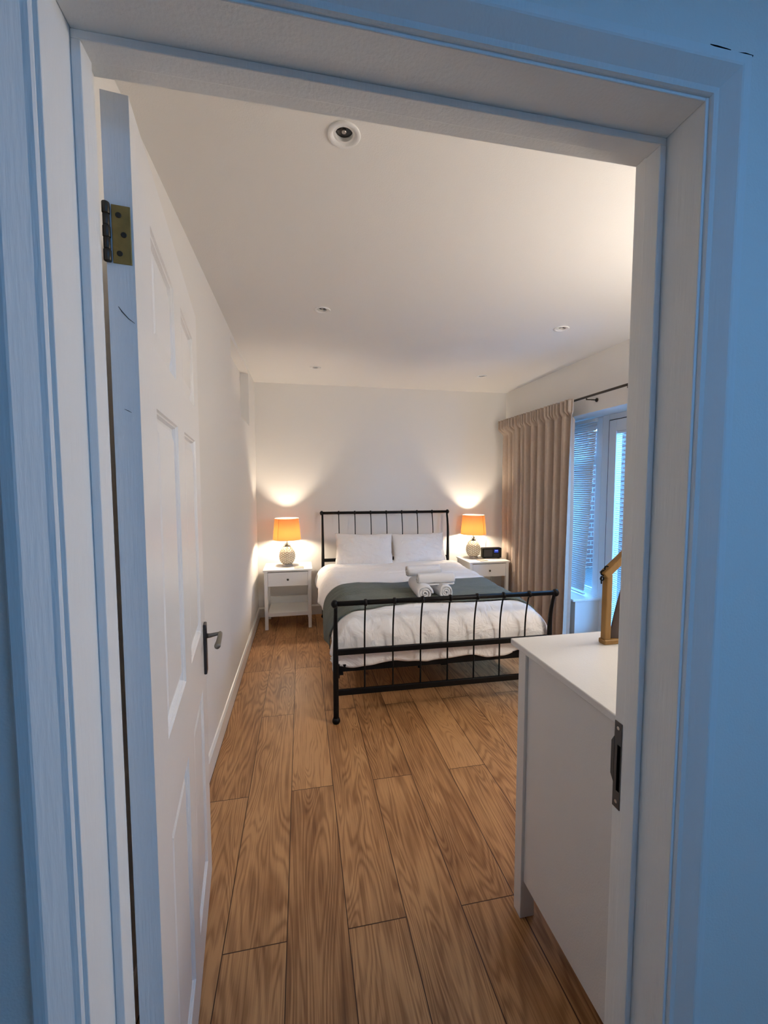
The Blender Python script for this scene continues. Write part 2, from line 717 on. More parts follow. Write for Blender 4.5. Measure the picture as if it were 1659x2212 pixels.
# left wall with the high shallow niche
RY0, RY1, RZ0, RZ1 = 3.09, 4.074, 1.952, 2.425
m = MB()
m.box(XL - .15, XL, YF, RY0, 0, ZC)
m.box(XL - .15, XL, RY1, YB, 0, ZC)
m.box(XL - .15, XL, RY0, RY1, 0, RZ0)
m.box(XL - .15, XL, RY0, RY1, RZ1, ZC)
m.box(XL - .15, XL - .07, RY0, RY1, RZ0, RZ1)
struct(m.build('wall_left', M_WALL), 'white left wall with a shallow high niche near the bed', 'wall')

# right wall with the glazed opening
OY0, OY1, OZ = .95, 4.1, 2.005
XO = 2.65
YD = 3.23                      # end face of the low wall under the narrow window
m = MB()
m.box(XR, XO, YF, OY0, 0, ZC)
m.box(XR, XO, OY1, YB, 0, ZC)
m.box(XR, XO, OY0, OY1, OZ, ZC)
struct(m.build('wall_right', M_WALL), 'white right wall above and around the glazed opening', 'wall')
m = MB().box(XR, XO, YD, OY1, 0, .390)
struct(m.build('wall_dwarf', M_WALL), 'low white wall under the window sill beside the curtain', 'wall')

# wall holding the doorway
m = MB()
m.box(HX0, DXL - .02, YH, YF, 0, ZC)
m.box(DXR + .02, XR + .26, YH, YF, 0, ZC)
m.box(DXL - .02, DXR + .02, YH, YF, DZ + .02, ZC)
struct(m.build('wall_doorway', M_WALL), 'blue-lit white hall wall around the open doorway', 'wall')

# hall
m = MB().box(HX0 - .1, HX0, HY0, YH, 0, ZC)
struct(m.build('wall_hall_left', M_WALL), 'white side wall of the hall, left of the viewer', 'wall')
m = MB().box(HX1, HX1 + .1, HY0, YH, 0, ZC)
struct(m.build('wall_hall_right', M_WALL), 'white side wall of the hall, right of the viewer', 'wall')
m = MB().box(HX0, HX1, HY0 - .1, HY0, 0, ZC)
struct(m.build('wall_hall_back', M_WALL), 'white end wall of the hall', 'wall')
m = MB()  # invented rooflight, brings blue daylight into the hall from above
m.box(.48, .52, -1.12, -.48, ZC + .02, ZC + .10)
m.box(1.18, 1.22, -1.12, -.48, ZC + .02, ZC + .10)
m.box(.52, 1.18, -1.12, -1.08, ZC + .02, ZC + .10)
m.box(.52, 1.18, -.52, -.48, ZC + .02, ZC + .10)
struct(m.build('window_added', M_UPVC), 'white framed rooflight added in the hall ceiling to let daylight in', 'window')

# skirting boards
def skirting(name, pts, label):
    """pts: two ends (x,y) with the room on the left-hand side normal"""
    (x0, y0), (x1, y1) = pts
    t = Vector((x1 - x0, y1 - y0, 0))
    L_ = t.length
    t.normalize()
    n = Vector((-t.y, t.x, 0))
    prof = [(0, 0), (.014, 0), (.014, .092), (.006, .106), (0, .108)]
    mb = MB()
    P0 = Vector((x0, y0, 0))
    vs = []
    for s in (0, L_):
        for (a, z) in prof:
            vs.append(P0 + t * s + n * a + Vector((0, 0, z)))
    k = len(prof)
    fs = [tuple(range(k)), tuple(reversed(range(k, 2 * k)))]
    for i in range(k):
        fs.append((i, i + k, (i + 1) % k + k, (i + 1) % k))
    mb.add(vs, fs)
    return struct(mb.build(name, M_SKIRT), label, 'skirting board')


skirting('baseboard_left', ((XL, YB), (XL, YF)), 'long white skirting board along the left wall')
skirting('baseboard_back', ((XR, YB), (XL, YB)), 'white skirting board along the back wall behind the bed')
skirting('baseboard_right', ((XR, OY1), (XR, YB)), 'short white skirting board behind the curtain')

# door lining with stop
m = MB()
YN, YFAR = .625, .656
T = .0115
m.box(DXL - .025, DXL, YH, YF, 0, DZ + .025)
m.box(DXR, DXR + .025, YH, YF, 0, DZ + .025)
m.box(DXL, DXR, YH, YF, DZ, DZ + .025)
m.box(DXL, DXL + T, YN, YFAR, 0, DZ - T)
m.box(DXR - T, DXR, YN, YFAR, 0, DZ - T)
m.box(DXL, DXR, YN, YFAR, DZ - T, DZ)
lining = struct(m.build('trim_1', M_GLOSS, bevel=.0016), 'white painted door lining with its raised stop', 'door frame')

# architrave on the hall side, bevelled, mitred
def frame_sweep(prof, x0, x1, z1, name, mat, label):
    """prof: list of (outward offset, y); swept up the left side, over the head and down the right"""
    mb = MB()
    n = len(prof)
    rows = []
    for (ox, y) in prof:
        rows.append([(x0 - ox, y, 0), (x0 - ox, y, z1 + ox), (x1 + ox, y, z1 + ox), (x1 + ox, y, 0)])
    for s in range(3):
        vs = []
        for rw in rows:
            vs += [rw[s], rw[s + 1]]
        fs = [(2 * i, 2 * i + 1, 2 * ((i + 1) % n) + 1, 2 * ((i + 1) % n)) for i in range(n)]
        mb.add(vs, fs)
    return struct(mb.build(name, mat), label, 'door frame')


prof = [(.005, YH), (.005, .5535), (.0065, .5505), (.010, .5490), (.0125, .5480), (.0315, .5310), (.034, .5300), (.046, .5300), (.049, .5325), (.050, YH)]
arch = frame_sweep(prof, DXL, DXR, DZ, 'trim_2', M_GLOSS, 'white bevelled architrave around the doorway, hall side')
for pts in (((.572, 2.0350), (.583, 2.0345), (.598, 2.0335), (.607, 2.0340)), ((.620, 2.0330), (.632, 2.0338), (.645, 2.0325))):
    MB().tube([(x, .5312, z) for x, z in pts], [.0004, .0010, .0012, .0004][:len(pts)], 6).build('caulk_crack', M_DARKHOLE, arch)
prof = [(.005, YF), (.005, YF + .006), (.012, YF + .014), (.045, YF + .016), (.050, YF + .012), (.050, YF)]
frame_sweep(prof, DXL, DXR, DZ, 'trim_3', M_GLOSS, 'white architrave around the doorway, bedroom side')

# strike plate on the right jamb
def strike():
    x = DXR - .0009
    mb = MB()
    mb.box(x - .0006, x + .0005, .671, .6895, .787, .822)
    mb.box(x - .0006, x + .0005, .671, .6895, .915, .960)
    mb.box(x - .0006, x + .0005, .6815, .6895, .822, .915)
    mb.box(x - .0006, x + .0005, .671, .6725, .822, .915)
    p = mb.build('strike_plate', M_STEEL, lining)
    tag(p, 'dark steel strike plate')
    lip = MB()
    pts = [(.6885, .835), (.6965, .848), (.6965, .915), (.6895, .928), (.6885, .928)]
    lip.prism(pts, 0, x - .0012, x + .0004)
    lip.build('lip', M_STEEL, p)
    h = MB().box(x + .0001, x + .0007, .6725, .6815, .822, .915)
    h.build('latch_hole', M_DARKHOLE, p)
    for z in (.800, .948):
        s = MB().lathe([(.0036, 0), (.0036, .0006), (.0026, .0010), (.0010, .0006)], n=14, mat=Matrix.Rotation(-PI / 2, 4, 'Y'), c=(x - .0006, .680, z))
        s.build('screw', M_CHROME, p)


strike()

# ------------------------------------------------------------------ open six panel door
DW, DTH, DH0, DH1 = .85, .036, .008, 1.979
H0 = Vector((-.237, .704, 0))
dd_ = Vector((-.1214, .9926, 0)).normalized()
ang = math.atan2(dd_.y, dd_.x)
# local: x along door from hinge, y = thickness towards the wall (local +y), front face at y=0
root = empty('door_1', H0, ang)


def door_leaf():
    mb = MB()
    cols = [(.125, .372), (.480, .727)]
    rows = [(.150, .748), (.938, 1.555), (1.661, 1.870)]
    xs = [0, .125, .372, .480, .727, DW]
    zs = [DH0, .150, .748, .938, 1.555, 1.661, 1.870, DH1]
    for side, y0, sg in ((0, 0, 1), (1, DTH, -1)):
        for i in range(5):
            for j in range(7):
                pan = i in (1, 3) and j in (1, 3, 5)
                a, b_, c, d_ = xs[i], xs[i + 1], zs[j], zs[j + 1]
                if not pan:
                    mb.add([(a, y0, c), (b_, y0, c), (b_, y0, d_), (a, y0, d_)], [(0, 1, 2, 3)])
                    continue
                rings = [(0, 0), (.0025, .0040), (.0055, .0050), (.0085, .0120), (.0115, .0130), (.0140, .0135), (.040, .0040)]
                prev = None
                for (ins, dep) in rings:
                    y = y0 + sg * dep
                    cur = [(a + ins, y, c + ins), (b_ - ins, y, c + ins), (b_ - ins, y, d_ - ins), (a + ins, y, d_ - ins)]
                    if prev:
                        mb.add(prev + cur, [(k, (k + 1) % 4, (k + 1) % 4 + 4, k + 4) for k in range(4)])
                    prev = cur
                mb.add(prev, [(0, 1, 2, 3)])
    e = [(0, 0, DH0), (0, DTH, DH0), (0, DTH, DH1), (0, 0, DH1), (DW, 0, DH0), (DW, DTH, DH0), (DW, DTH, DH1), (DW, 0, DH1)]
    mb.add(e, [(0, 1, 2, 3), (4, 7, 6, 5), (0, 4, 5, 1), (3, 2, 6, 7)])
    import bmesh
    o = mb.build('door_leaf', M_DOORPAINT, root)
    bm = bmesh.new()
    bm.from_mesh(o.data)
    bmesh.ops.remove_doubles(bm, verts=bm.verts, dist=1e-5)
    bmesh.ops.recalc_face_normals(bm, faces=bm.faces)
    bm.to_mesh(o.data)
    bm.free()
    return o


door_leaf()
struct(root, 'open white six-panel door swung back against the left wall', 'door')

# hinges (leaf on the door edge, knuckle at the outer corner)
def hinge(z0, z1):
    hb = MB().box(-.0016, .0004, .003, .0275, z0, z1, None)
    h = hb.build('hinge', M_BRASS, root, bevel=.0006)
    h['label'] = 'aged brass hinge leaf'
    kn = MB()
    n = 5
    hh = (z1 - z0) / n
    for i in range(n):
        rr = .0052 if i % 2 == 0 else .0046
        kn.lathe([(rr * .9, 0), (rr, .001), (rr, hh - .0015), (rr * .9, hh - .0005)], c=(-.004, .0335, z0 + i * hh + .0003), n=14)
    kn.build('knuckle', M_BRONZE, h)
    for k, z in enumerate((z0 + .014, (z0 + z1) / 2, z1 - .014)):
        y = .0185 if k != 1 else .0125
        s = MB().lathe([(.0040, 0), (.0040, .0006), (.0028, .0009), (.0008, .0002)], n=14, mat=Matrix.Rotation(-PI / 2, 4, 'Y'), c=(-.0015, y, z))
        s.build('screw', M_BRONZE, h)


hinge(1.742, 1.824)
hinge(.18, .262)

# scuffs on the door edge
m = MB()
m.tube([(-.0002, .0235, 1.681), (-.0002, .0190, 1.674), (-.0002, .0110, 1.665), (-.0002, .0030, 1.659)], [.0004, .0009, .0007, .0003], 6)
m.build('scuff_mark', M_STEEL, root)
m = MB()
m.tube([(-.0002, .0210, 1.532), (-.0002, .0165, 1.530), (-.0002, .0120, 1.5275)], [.0003, .0006, .0003], 6)
m.build('scuff_mark', M_STEEL, root)

# lever handle
pl = MB().box(.782, .822, -.0095, 0, .772, .945)
plate = pl.build('handle_plate', M_PLATE, root, bevel=.003)
plate['label'] = 'dark metal handle backplate'
lv = MB()
lv.tube([(.802, -.008, .900), (.802, -.020, .900), (.802, -.040, .903), (.802, -.052, .904)], [.0085, .0075, .0062, .0062], 14)
lv.build('lever_neck', M_PEWTER, plate)
lv = MB()
lv.tube([(.810, -.052, .905), (.802, -.053, .904), (.770, -.053, .902), (.735, -.052, .900), (.700, -.050, .898), (.695, -.050, .898)], [.005, .0072, .0078, .0082, .0098, .0090], 14)
lv.build('lever', M_PEWTER, plate)

# ------------------------------------------------------------------ downlights
def downlight():
    t = empty('recessed_downlight', (0, 0, ZC))
    a = MB().lathe([(.049, 0), (.0495, -.003), (.047, -.0055), (.038, -.0045), (.0275, .004), (.0265, .012)], n=40, cap=False)
    a.build('bezel', M_GLOSS, t)
    b_ = MB().lathe([(.0262, .012), (.0262, .0115), (.022, .016), (.010, .024), (.0005, .026)], n=30, cap=False)
    b_.build('reflector', M_STEEL, t)
    c_ = MB().lathe([(.0005, .004), (.006, .0045), (.0075, .008), (.006, .016), (.0005, .018)], n=16, cap=False)
    c_.build('lamp_capsule', M_CHROME, t)
    return t


spots = [(.141, 1.330, 'white recessed downlight nearest the doorway'),
         (.141, 2.625, 'white recessed downlight midway along the ceiling, on its left side'),
         (1.740, 2.625, 'white recessed downlight midway along the ceiling, on the window side'),
         (.141, 3.908, 'white recessed downlight far back on the left, over the left nightstand side of the bed'),
         (1.740, 3.908, 'white recessed downlight far back on the right, before the lamp near the curtain')]
base = downlight()
for i, (x, y, lb) in enumerate(spots):
    o = base if i == 0 else copy_tree(base)
    o.location = (x, y, ZC)
    tag(o, lb, 'ceiling light', 'recessed downlights in the bedroom ceiling')

# ------------------------------------------------------------------ iron bed
BX, BY = .186, 2.42
BROT = math.radians(-.85)
BW, BL = 1.375, 2.01
bed = empty('iron_bed', (BX, BY, 0), BROT)
tag(bed, 'black iron sleigh-style double bed frame with rods in head and foot', 'bed')


def bed_end(kind, y, ztop, zmid, zlow, sgn):
    """sgn: direction in which the top scrolls away from the mattress"""
    def path(x, zb, zt, rad):
        pts, rr = [], []
        n = 14
        for i in range(n + 1):
            t = i / n
            z = zb + (zt - zb) * t
            q = max(0, (z - (zt - .26)) / .26)
            off = sgn * .046 * q ** 2.2
            pts.append((x, y + off, z))
            rr.append(rad(z))
        return pts, rr
    for sx, x in ((-1, 0), (1, BW)):
        def rad(z):
            t = z / ztop
            if t < .55:
                return .0165
            return .0165 - (t - .55) / .45 * .0065
        pts, rr = path(x, .012, ztop - .004, rad)
        p = MB()
        p.tube(pts, rr, 14)
        post = p.build('post', M_BLACK, bed)
        ft = MB().lathe([(.004, 0), (.019, .001), (.0235, .010), (.0235, .020), (.0175, .034)], c=(x, y, 0), n=20)
        ft.build('foot', M_BLACK, post)
        fin = MB()
        yy = y + sgn * .046
        mt = Matrix.Rotation(PI / 2 * sx, 4, 'Y')
        fin.lathe([(.016, -.012), (.022, -.006), (.0245, .002), (.022, .012), (.012, .020), (.003, .023)], c=(x + sx * .004, yy, ztop), mat=mt, n=18)
        fin.build('finial', M_BLACK, post)
    yy = y + sgn * .046
    MB().tube([(0, yy, ztop), (BW, yy, ztop)], .0150, 16).build('top_rail', M_BLACK, bed)
    MB().box(0, BW, y - .010, y + .010, zmid - .0175, zmid + .0175).build('middle_rail', M_BLACK, bed, bevel=.004)
    MB().box(0, BW, y - .009, y + .009, zlow - .0175, zlow + .0175).build('lower_rail', M_BLACK, bed, bevel=.003)
    for k in range(7):
        x = BW * (k + 1) / 8
        pts, rr = path(x, zlow, ztop, lambda z: .0050)
        sp = MB()
        sp.tube(pts, rr, 10)
        spn = sp.build('spindle', M_BLACK, bed)
        c = MB().lathe([(.0145, -.011), (.0205, -.006), (.0218, 0), (.0205, .006), (.0145, .011)], c=(x, yy, ztop), mat=Matrix.Rotation(PI / 2, 4, 'Y'), n=18)
        c.build('collar', M_BLACK, spn)


bed_end('foot', 0, .734, .430, .186, -1)
bed_end('head', BL, 1.112, .615, .34, 1)
for x in (.012, BW - .012):
    m = MB()
    m.box(x - .004, x + .004, .012, BL - .012, .285, .345)
    s_ = 1 if x < .5 else -1
    m.box(min(x, x + s_ * .034), max(x, x + s_ * .034), .012, BL - .012, .285, .291)
    sr = m.build('side_rail', M_BLACK, bed)
    for y in (.014, BL - .014):
        dy = 1 if y < 1 else -1
        MB().prism([(y, .265), (y + dy * .010, .262), (y + dy * .022, .300), (y + dy * .022, .345), (y, .350)], 0, x - .012, x + .012).build('bracket', M_BLACK, sr)
m = MB().box(.012, BW - .012, .045, .075, .290, .335)
m.build('cross_rail', M_BLACK, bed)
m = MB().box(.012, BW - .012, BL - .075, BL - .045, .290, .335)
m.build('cross_rail', M_BLACK, bed)
m = MB().box(BW / 2 - .02, BW / 2 + .02, .06, BL - .06, .275, .318)
m.build('centre_beam', M_BLACK, bed)
for y in (.65, 1.35):
    MB().tube([(BW / 2, y, 0), (BW / 2, y, .28)], .014, 12).build('support_leg', M_BLACK, bed)
M_SLATW = simple('dark_slatted_base', (.06, .045, .035), .8)
for k in range(12):
    y = .11 + k * (BL - .22) / 11
    MB().box(.02, BW - .02, y - .03, y + .03, .335, .347).build('slat', M_SLATW, bed)

BM = Matrix.Translation((BX, BY, 0)) @ Matrix.Rotation(BROT, 4, 'Z')


def bl(x, y, z):
    return BM @ Vector((x, y, z))


# mattress
mt = MB().box(.025, BW - .025, .055, BL - .05, .348, .545)
mt = mt.build('mattress', M_LINEN, bevel=.05, seg=5)
mt.location = (BX, BY, 0)
mt.rotation_euler = (0, 0, BROT)
tag(mt, 'white double mattress under the duvet on the iron bed', 'mattress')

# ------------------------------------------------------------------ duvet and throw share one drape
ZT = .598
DCX = BW / 2 + .003


def sstep(a, b_, t):
    t = min(1, max(0, (t - a) / (b_ - a)))
    return t * t * (3 - 2 * t)


def roll(s, half, rad, drop):
    """arc length s (from centre) -> (offset, drop); flat, then a rounded edge, then hangs"""
    sg = -1 if s < 0 else 1
    s = abs(s)
    fl = half - rad
    arc = rad * PI / 2
    if s <= fl:
        return sg * s, 0
    if s <= fl + arc:
        a = (s - fl) / rad
        return sg * (fl + rad * math.sin(a)), rad * (1 - math.cos(a))
    return sg * half, rad + (s - fl - arc)


def drape(sx, sy, lift=0):
    """sx across (arc length from the middle), sy along the bed (0 = foot edge region ... )"""
    # local half width swells a little along the length
    half = .735 + .035 * math.sin(2.1 * sy + .4) + .012 * math.sin(9 * sy + 1.0)
    if sx > 0:
        half += .022
    ox, dx = roll(sx, half, .165, 0)
    # foot end: the cloth falls inside the footboard
    Lh = 1.02
    oy, dy = roll(sy, Lh, .13, 0) if sy < 0 else (sy, 0)
    x = DCX + ox
    y = 1.055 + oy
    drop = (dx ** 3 + dy ** 3) ** (1 / 3) if dx > 0 or dy > 0 else 0
    z = ZT - drop
    # crown, sag and broad puffiness
    w = max(0, 1 - drop / .12)
    z += w * (.012 * math.cos(sx * 2.0) + .010 * noise.noise(Vector((sx * 2.6, sy * 2.2, 3))))
    # gathers running in from the edges, stronger towards the head
    n1 = noise.noise(Vector((sx * 1.6 + 2, sy * 11, 1.2)))
    n2 = noise.noise(Vector((sx * 3.0 - 4, sy * 22 + sx * 3, 7.7)))
    amp = .020 * w
    z += amp * (1 - abs(n1) * 2.2) * .8 + amp * .35 * n2
    # wrinkles on the hanging side parts: vertical folds
    hx = sstep(.10, .26, dx)
    fold = math.sin(sy * 21 + 3 * noise.noise(Vector((sy * 3, 0, 5)))) * .012 + noise.noise(Vector((sy * 8, z * 4, 2))) * .020
    x += (1 if sx > 0 else -1) * hx * fold
    hy = sstep(.05, .22, dy)
    fold = noise.noise(Vector((sx * 7 + z * 3, z * 2.5, 9))) * .022 + math.sin(sx * 17 + z * 9 + 4 * noise.noise(Vector((sx * 2, z * 3, 0)))) * .006
    y += -hy * fold * .8
    y = max(y, .028) if dy > 0 else y
    if lift:
        e = lift
        if drop <= 0:
            z += e
        else:
            nx = math.sin(min(PI / 2, dx / .165 * 1.2)) if dx > 0 else 0
            z += e * (1 - nx)
            x += (1 if sx > 0 else -1) * e * nx
    return bl(x, y, z)


def duvet():
    NX, NY = 150, 150
    def fn(u, v):
        sy = -1.02 - (.215) + v * (1.02 + .215 + .76)
        # hem length wanders
        hl = .86 + .008 * math.sin(sy * 13) + .012 * noise.noise(Vector((sy * 6, 0, 0)))
        hr_ = .93 + .015 * noise.noise(Vector((sy * 5, 4, 0)))
        sx = -hl + u * (hl + hr_)
        if v < .12:
            k = 1 - v / .12
            sy += k * (.016 * noise.noise(Vector((sx * 9, 2, 0))) + .010 * math.sin(sx * 14))
        # keep corner cloth from doubling up
        return drape(sx, sy)
    o = MB().grid(fn, NX, NY).build('duvet', M_LINEN, fixn=False)
    sd = o.modifiers.new('thickness', 'SOLIDIFY')
    sd.thickness = .022
    sd.offset = -1
    tag(o, 'crumpled white duvet covering the iron bed', 'duvet')
    return o


duvet()


def throw():
    NX, NY = 150, 46
    def fn(u, v):
        # back edge and front edge wander across the bed
        sx = -.915 + u * (.915 + .90)
        f_ = -.850 + .030 * math.sin(sx * 3.4 + 1.0) - .028 * math.sin(sx * 1.2) - .02 * math.sin(sx * 9.0) + .10 * max(0, -sx - .62)
        b_ = -.175 + .02 * math.sin(sx * 2.6) + .016 * math.sin(sx * 7) - .10 * max(0, -sx - .5)
        sy = f_ + v * (b_ - f_)
        # the hanging left end narrows
        if sx < -.72:
            t = (-.72 - sx) / .235
            mid = -.50
            sy = mid + (sy - mid) * (1 - .30 * t)
        return drape(sx, sy, lift=.010 + .004 * noise.noise(Vector((sx * 7, sy * 12, 3))))
    o = MB().grid(fn, NX, NY).build('bed_throw', M_THROW, fixn=False)
    sd = o.modifiers.new('thickness', 'SOLIDIFY')
    sd.thickness = .007
    sd.offset = 1
    tag(o, 'grey-green knitted throw laid across the white duvet', 'throw')
    return o


throw()

# ------------------------------------------------------------------ pillows
def pillow(name, w, h, th, seed, label):
    def surf(side):
        def fn(u, v):
            a, b_ = 2 * u - 1, 2 * v - 1
            # outline pinched between pointed corners
            px = a * w / 2 * (1 - .055 * (1 - b_ * b_) * abs(a) ** 3)
            pz = b_ * h / 2 * (1 - .075 * (1 - a * a) * abs(b_) ** 3)
            t = (max(0, 1 - abs(a) ** 2.6) ** .62) * (max(0, 1 - abs(b_) ** 2.4) ** .62)
            n_ = noise.noise(Vector((a * 2.4 + seed, b_ * 2.0, side)))
            n2 = noise.noise(Vector((a * 6 + seed, b_ * 7 + a * 4, side * 3)))
            y = side * (th / 2 * t * (1 + .18 * n_) + .010 * n2 * t)
            px += .006 * noise.noise(Vector((b_ * 4 + seed, 9, a)))
            pz += .008 * noise.noise(Vector((a * 4 + seed, 1, b_)))
            return (px, y, pz)
        return fn
    m = MB()
    m.grid(surf(-1), 56, 40)
    m.grid(surf(1), 56, 40)
    o = m.build(name, M_PILLOW)
    import bmesh
    bm = bmesh.new()
    bm.from_mesh(o.data)
    bmesh.ops.remove_doubles(bm, verts=bm.verts, dist=.0012)
    bmesh.ops.recalc_face_normals(bm, faces=bm.faces)
    bm.to_mesh(o.data)
    bm.free()
    tag(o, label, 'pillow', 'two white pillows against the bed head')
    return o


def place(o, p, rx, ry, rz):
    o.matrix_world = Matrix.Translation(p) @ Matrix.Rotation(rz, 4, 'Z') @ Matrix.Rotation(rx, 4, 'X') @ Matrix.Rotation(ry, 4, 'Y')


p1 = pillow('pillow', .60, .335, .18, 1.3, 'white pillow leaning on the bed head, left one with its crumpled inner corner')
place(p1, Vector((.628, 4.235, .752)), math.radians(-22), math.radians(1.5), math.radians(-1))
p2 = pillow('pillow', .578, .325, .18, 8.1, 'smooth white pillow leaning on the bed head, nearer the window')
place(p2, Vector((1.214, 4.255, .745)), math.radians(-22), math.radians(-1), math.radians(-1))

# ------------------------------------------------------------------ rolled towels
def towel(label, ra, ln, turns, seed, squash=1.0):
    th = ra / (turns + .55)
    n = int(turns * 30)
    outer, inner = [], []
    for i in range(n + 1):
        a = i / n * turns * 2 * PI
        rr = ra - th * a / (2 * PI)
        wob = 1 + .035 * math.sin(a * 2 + seed) + .02 * math.sin(a * 3.3)
        outer.append((rr * math.cos(a) * wob, rr * math.sin(a) * squash * wob))
        r2 = max(.002, rr - th * .80)
        inner.append((r2 * math.cos(a) * wob, r2 * math.sin(a) * squash * wob))
    NL = 26
    prof_ = outer + inner[::-1]
    k = len(prof_)
    vs, fs = [], []
    for j in range(NL + 1):
        t = j / NL
        y = (t - .5) * ln
        e = 1 - .10 * max(0, 1 - min(t, 1 - t) / .05) ** 2
        for q, (px, pz) in enumerate(prof_):
            nn = noise.noise(Vector((px * 30 + seed, y * 22, pz * 30)))
            s_ = e * (1 + .035 * nn)
            yy = y + (.006 * noise.noise(Vector((px * 60, seed, pz * 60))) if j in (0, NL) else 0)
            vs.append((px * s_, yy, pz * s_))
    for j in range(NL):
        for q in range(k):
            q2 = (q + 1) % k
            fs.append((j * k + q, j * k + q2, (j + 1) * k + q2, (j + 1) * k + q))
    for j in (0, NL):
        for q in range(n):
            a, b_, c, d_ = q, q + 1, k - 2 - q, k - 1 - q
            fs.append(tuple(j * k + x for x in (a, b_, c, d_)))
    o = MB().add(vs, fs, True).build('rolled_towel', M_TOWEL)
    tag(o, label, 'towel', 'white towels rolled and stacked on the throw')
    return o


TZ = .634
t1 = towel('white rolled towel in the stack, lower left one and the largest', .064, .33, 3, 2.0)
t1.location = (.825, 2.865, TZ + .042)
t1.rotation_euler = (0, 0, math.radians(-4))
t2 = towel('white rolled towel in the stack, lower right one showing its spiral end', .058, .30, 3, 4.0)
t2.location = (.958, 2.870, TZ + .038)
t2.rotation_euler = (0, math.radians(40), math.radians(5))
t3 = towel('small white rolled towel on top of the stack, the one farther from the footboard', .047, .255, 2.6, 6.0)
t3.location = (.880, 2.965, TZ + .150)
t3.rotation_euler = (0, math.radians(200), math.radians(92))
t4 = towel('small white rolled towel on top of the stack, the one nearest the footboard', .049, .265, 2.6, 9.0)
t4.location = (.922, 2.800, TZ + .122)
t4.rotation_euler = (0, math.radians(120), math.radians(88))

# ------------------------------------------------------------------ nightstands
def nightstand(loc, w, dp, h):
    t = empty('nightstand', loc)
    # local x 0..w, y 0 (front)..dp, z 0..h ; legs inset from the top
    ov = .012
    top = MB()
    top.box(-ov, w + ov, -ov, dp + .004, h - .014, h)
    top.box(-ov + .004, w + ov - .004, -ov + .004, dp, h - .020, h - .014)
    top.build('tabletop', M_FURN, t, bevel=.003)
    L_ = .032
    for x in (0, w - L_):
        for y in (0, dp - L_):
            MB().box(x, x + L_, y, y + L_, 0, h - .020).build('leg', M_FURN, t, bevel=.002)
    zr = h - .165
    for x in (.006, w - .020):
        MB().box(x, x + .014, L_, dp - L_, zr, h - .020).build('side_panel', M_FURN, t, bevel=.001)
    MB().box(L_, w - L_, dp - .018, dp - .006, zr, h - .020).build('back_panel', M_FURN, t, bevel=.001)
    MB().box(L_, w - L_, .010, dp - .018, zr, zr + .010).build('drawer_bottom', M_FURN, t)
    dr = MB()
    dr.box(L_ + .002, w - L_ - .002, .002, .018, zr + .001, h - .028)
    dr = dr.build('drawer', M_FURN, t, bevel=.002)
    kb = MB().lathe([(.0035, 0), (.0045, .008), (.0095, .013), (.0105, .018), (.007, .022), (.001, .023)], n=20, mat=Matrix.Rotation(PI / 2, 4, 'X'), c=(w / 2, .003, h - .098))
    kb.build('knob', M_BRONZE, dr)
    MB().box(L_, w - L_, .004, dp - .006, .150, .163).build('shelf', M_FURN, t, bevel=.001)
    MB().box(L_, w - L_, .002, .020, .128, .166).build('front_rail', M_FURN, t, bevel=.0015)
    for x in (.006, w - .020):
        MB().box(x, x + .014, L_, dp - L_, .128, .205).build('side_rail', M_FURN, t, bevel=.0015)
    MB().box(L_, w - L_, dp - .020, dp - .006, .128, .235).build('back_rail', M_FURN, t, bevel=.0015)
    return t


NS_H = .590
ns1 = nightstand((-.362, 4.145, 0), .448, .375, NS_H)
tag(ns1, 'white one-drawer nightstand with open shelf, by the left wall', 'nightstand', 'matching white bedside tables')
ns2 = copy_tree(ns1)
ns2.location = (1.746, 4.150, 0)
tag(ns2, 'white one-drawer nightstand, partly hidden by the curtain', 'nightstand', 'matching white bedside tables')

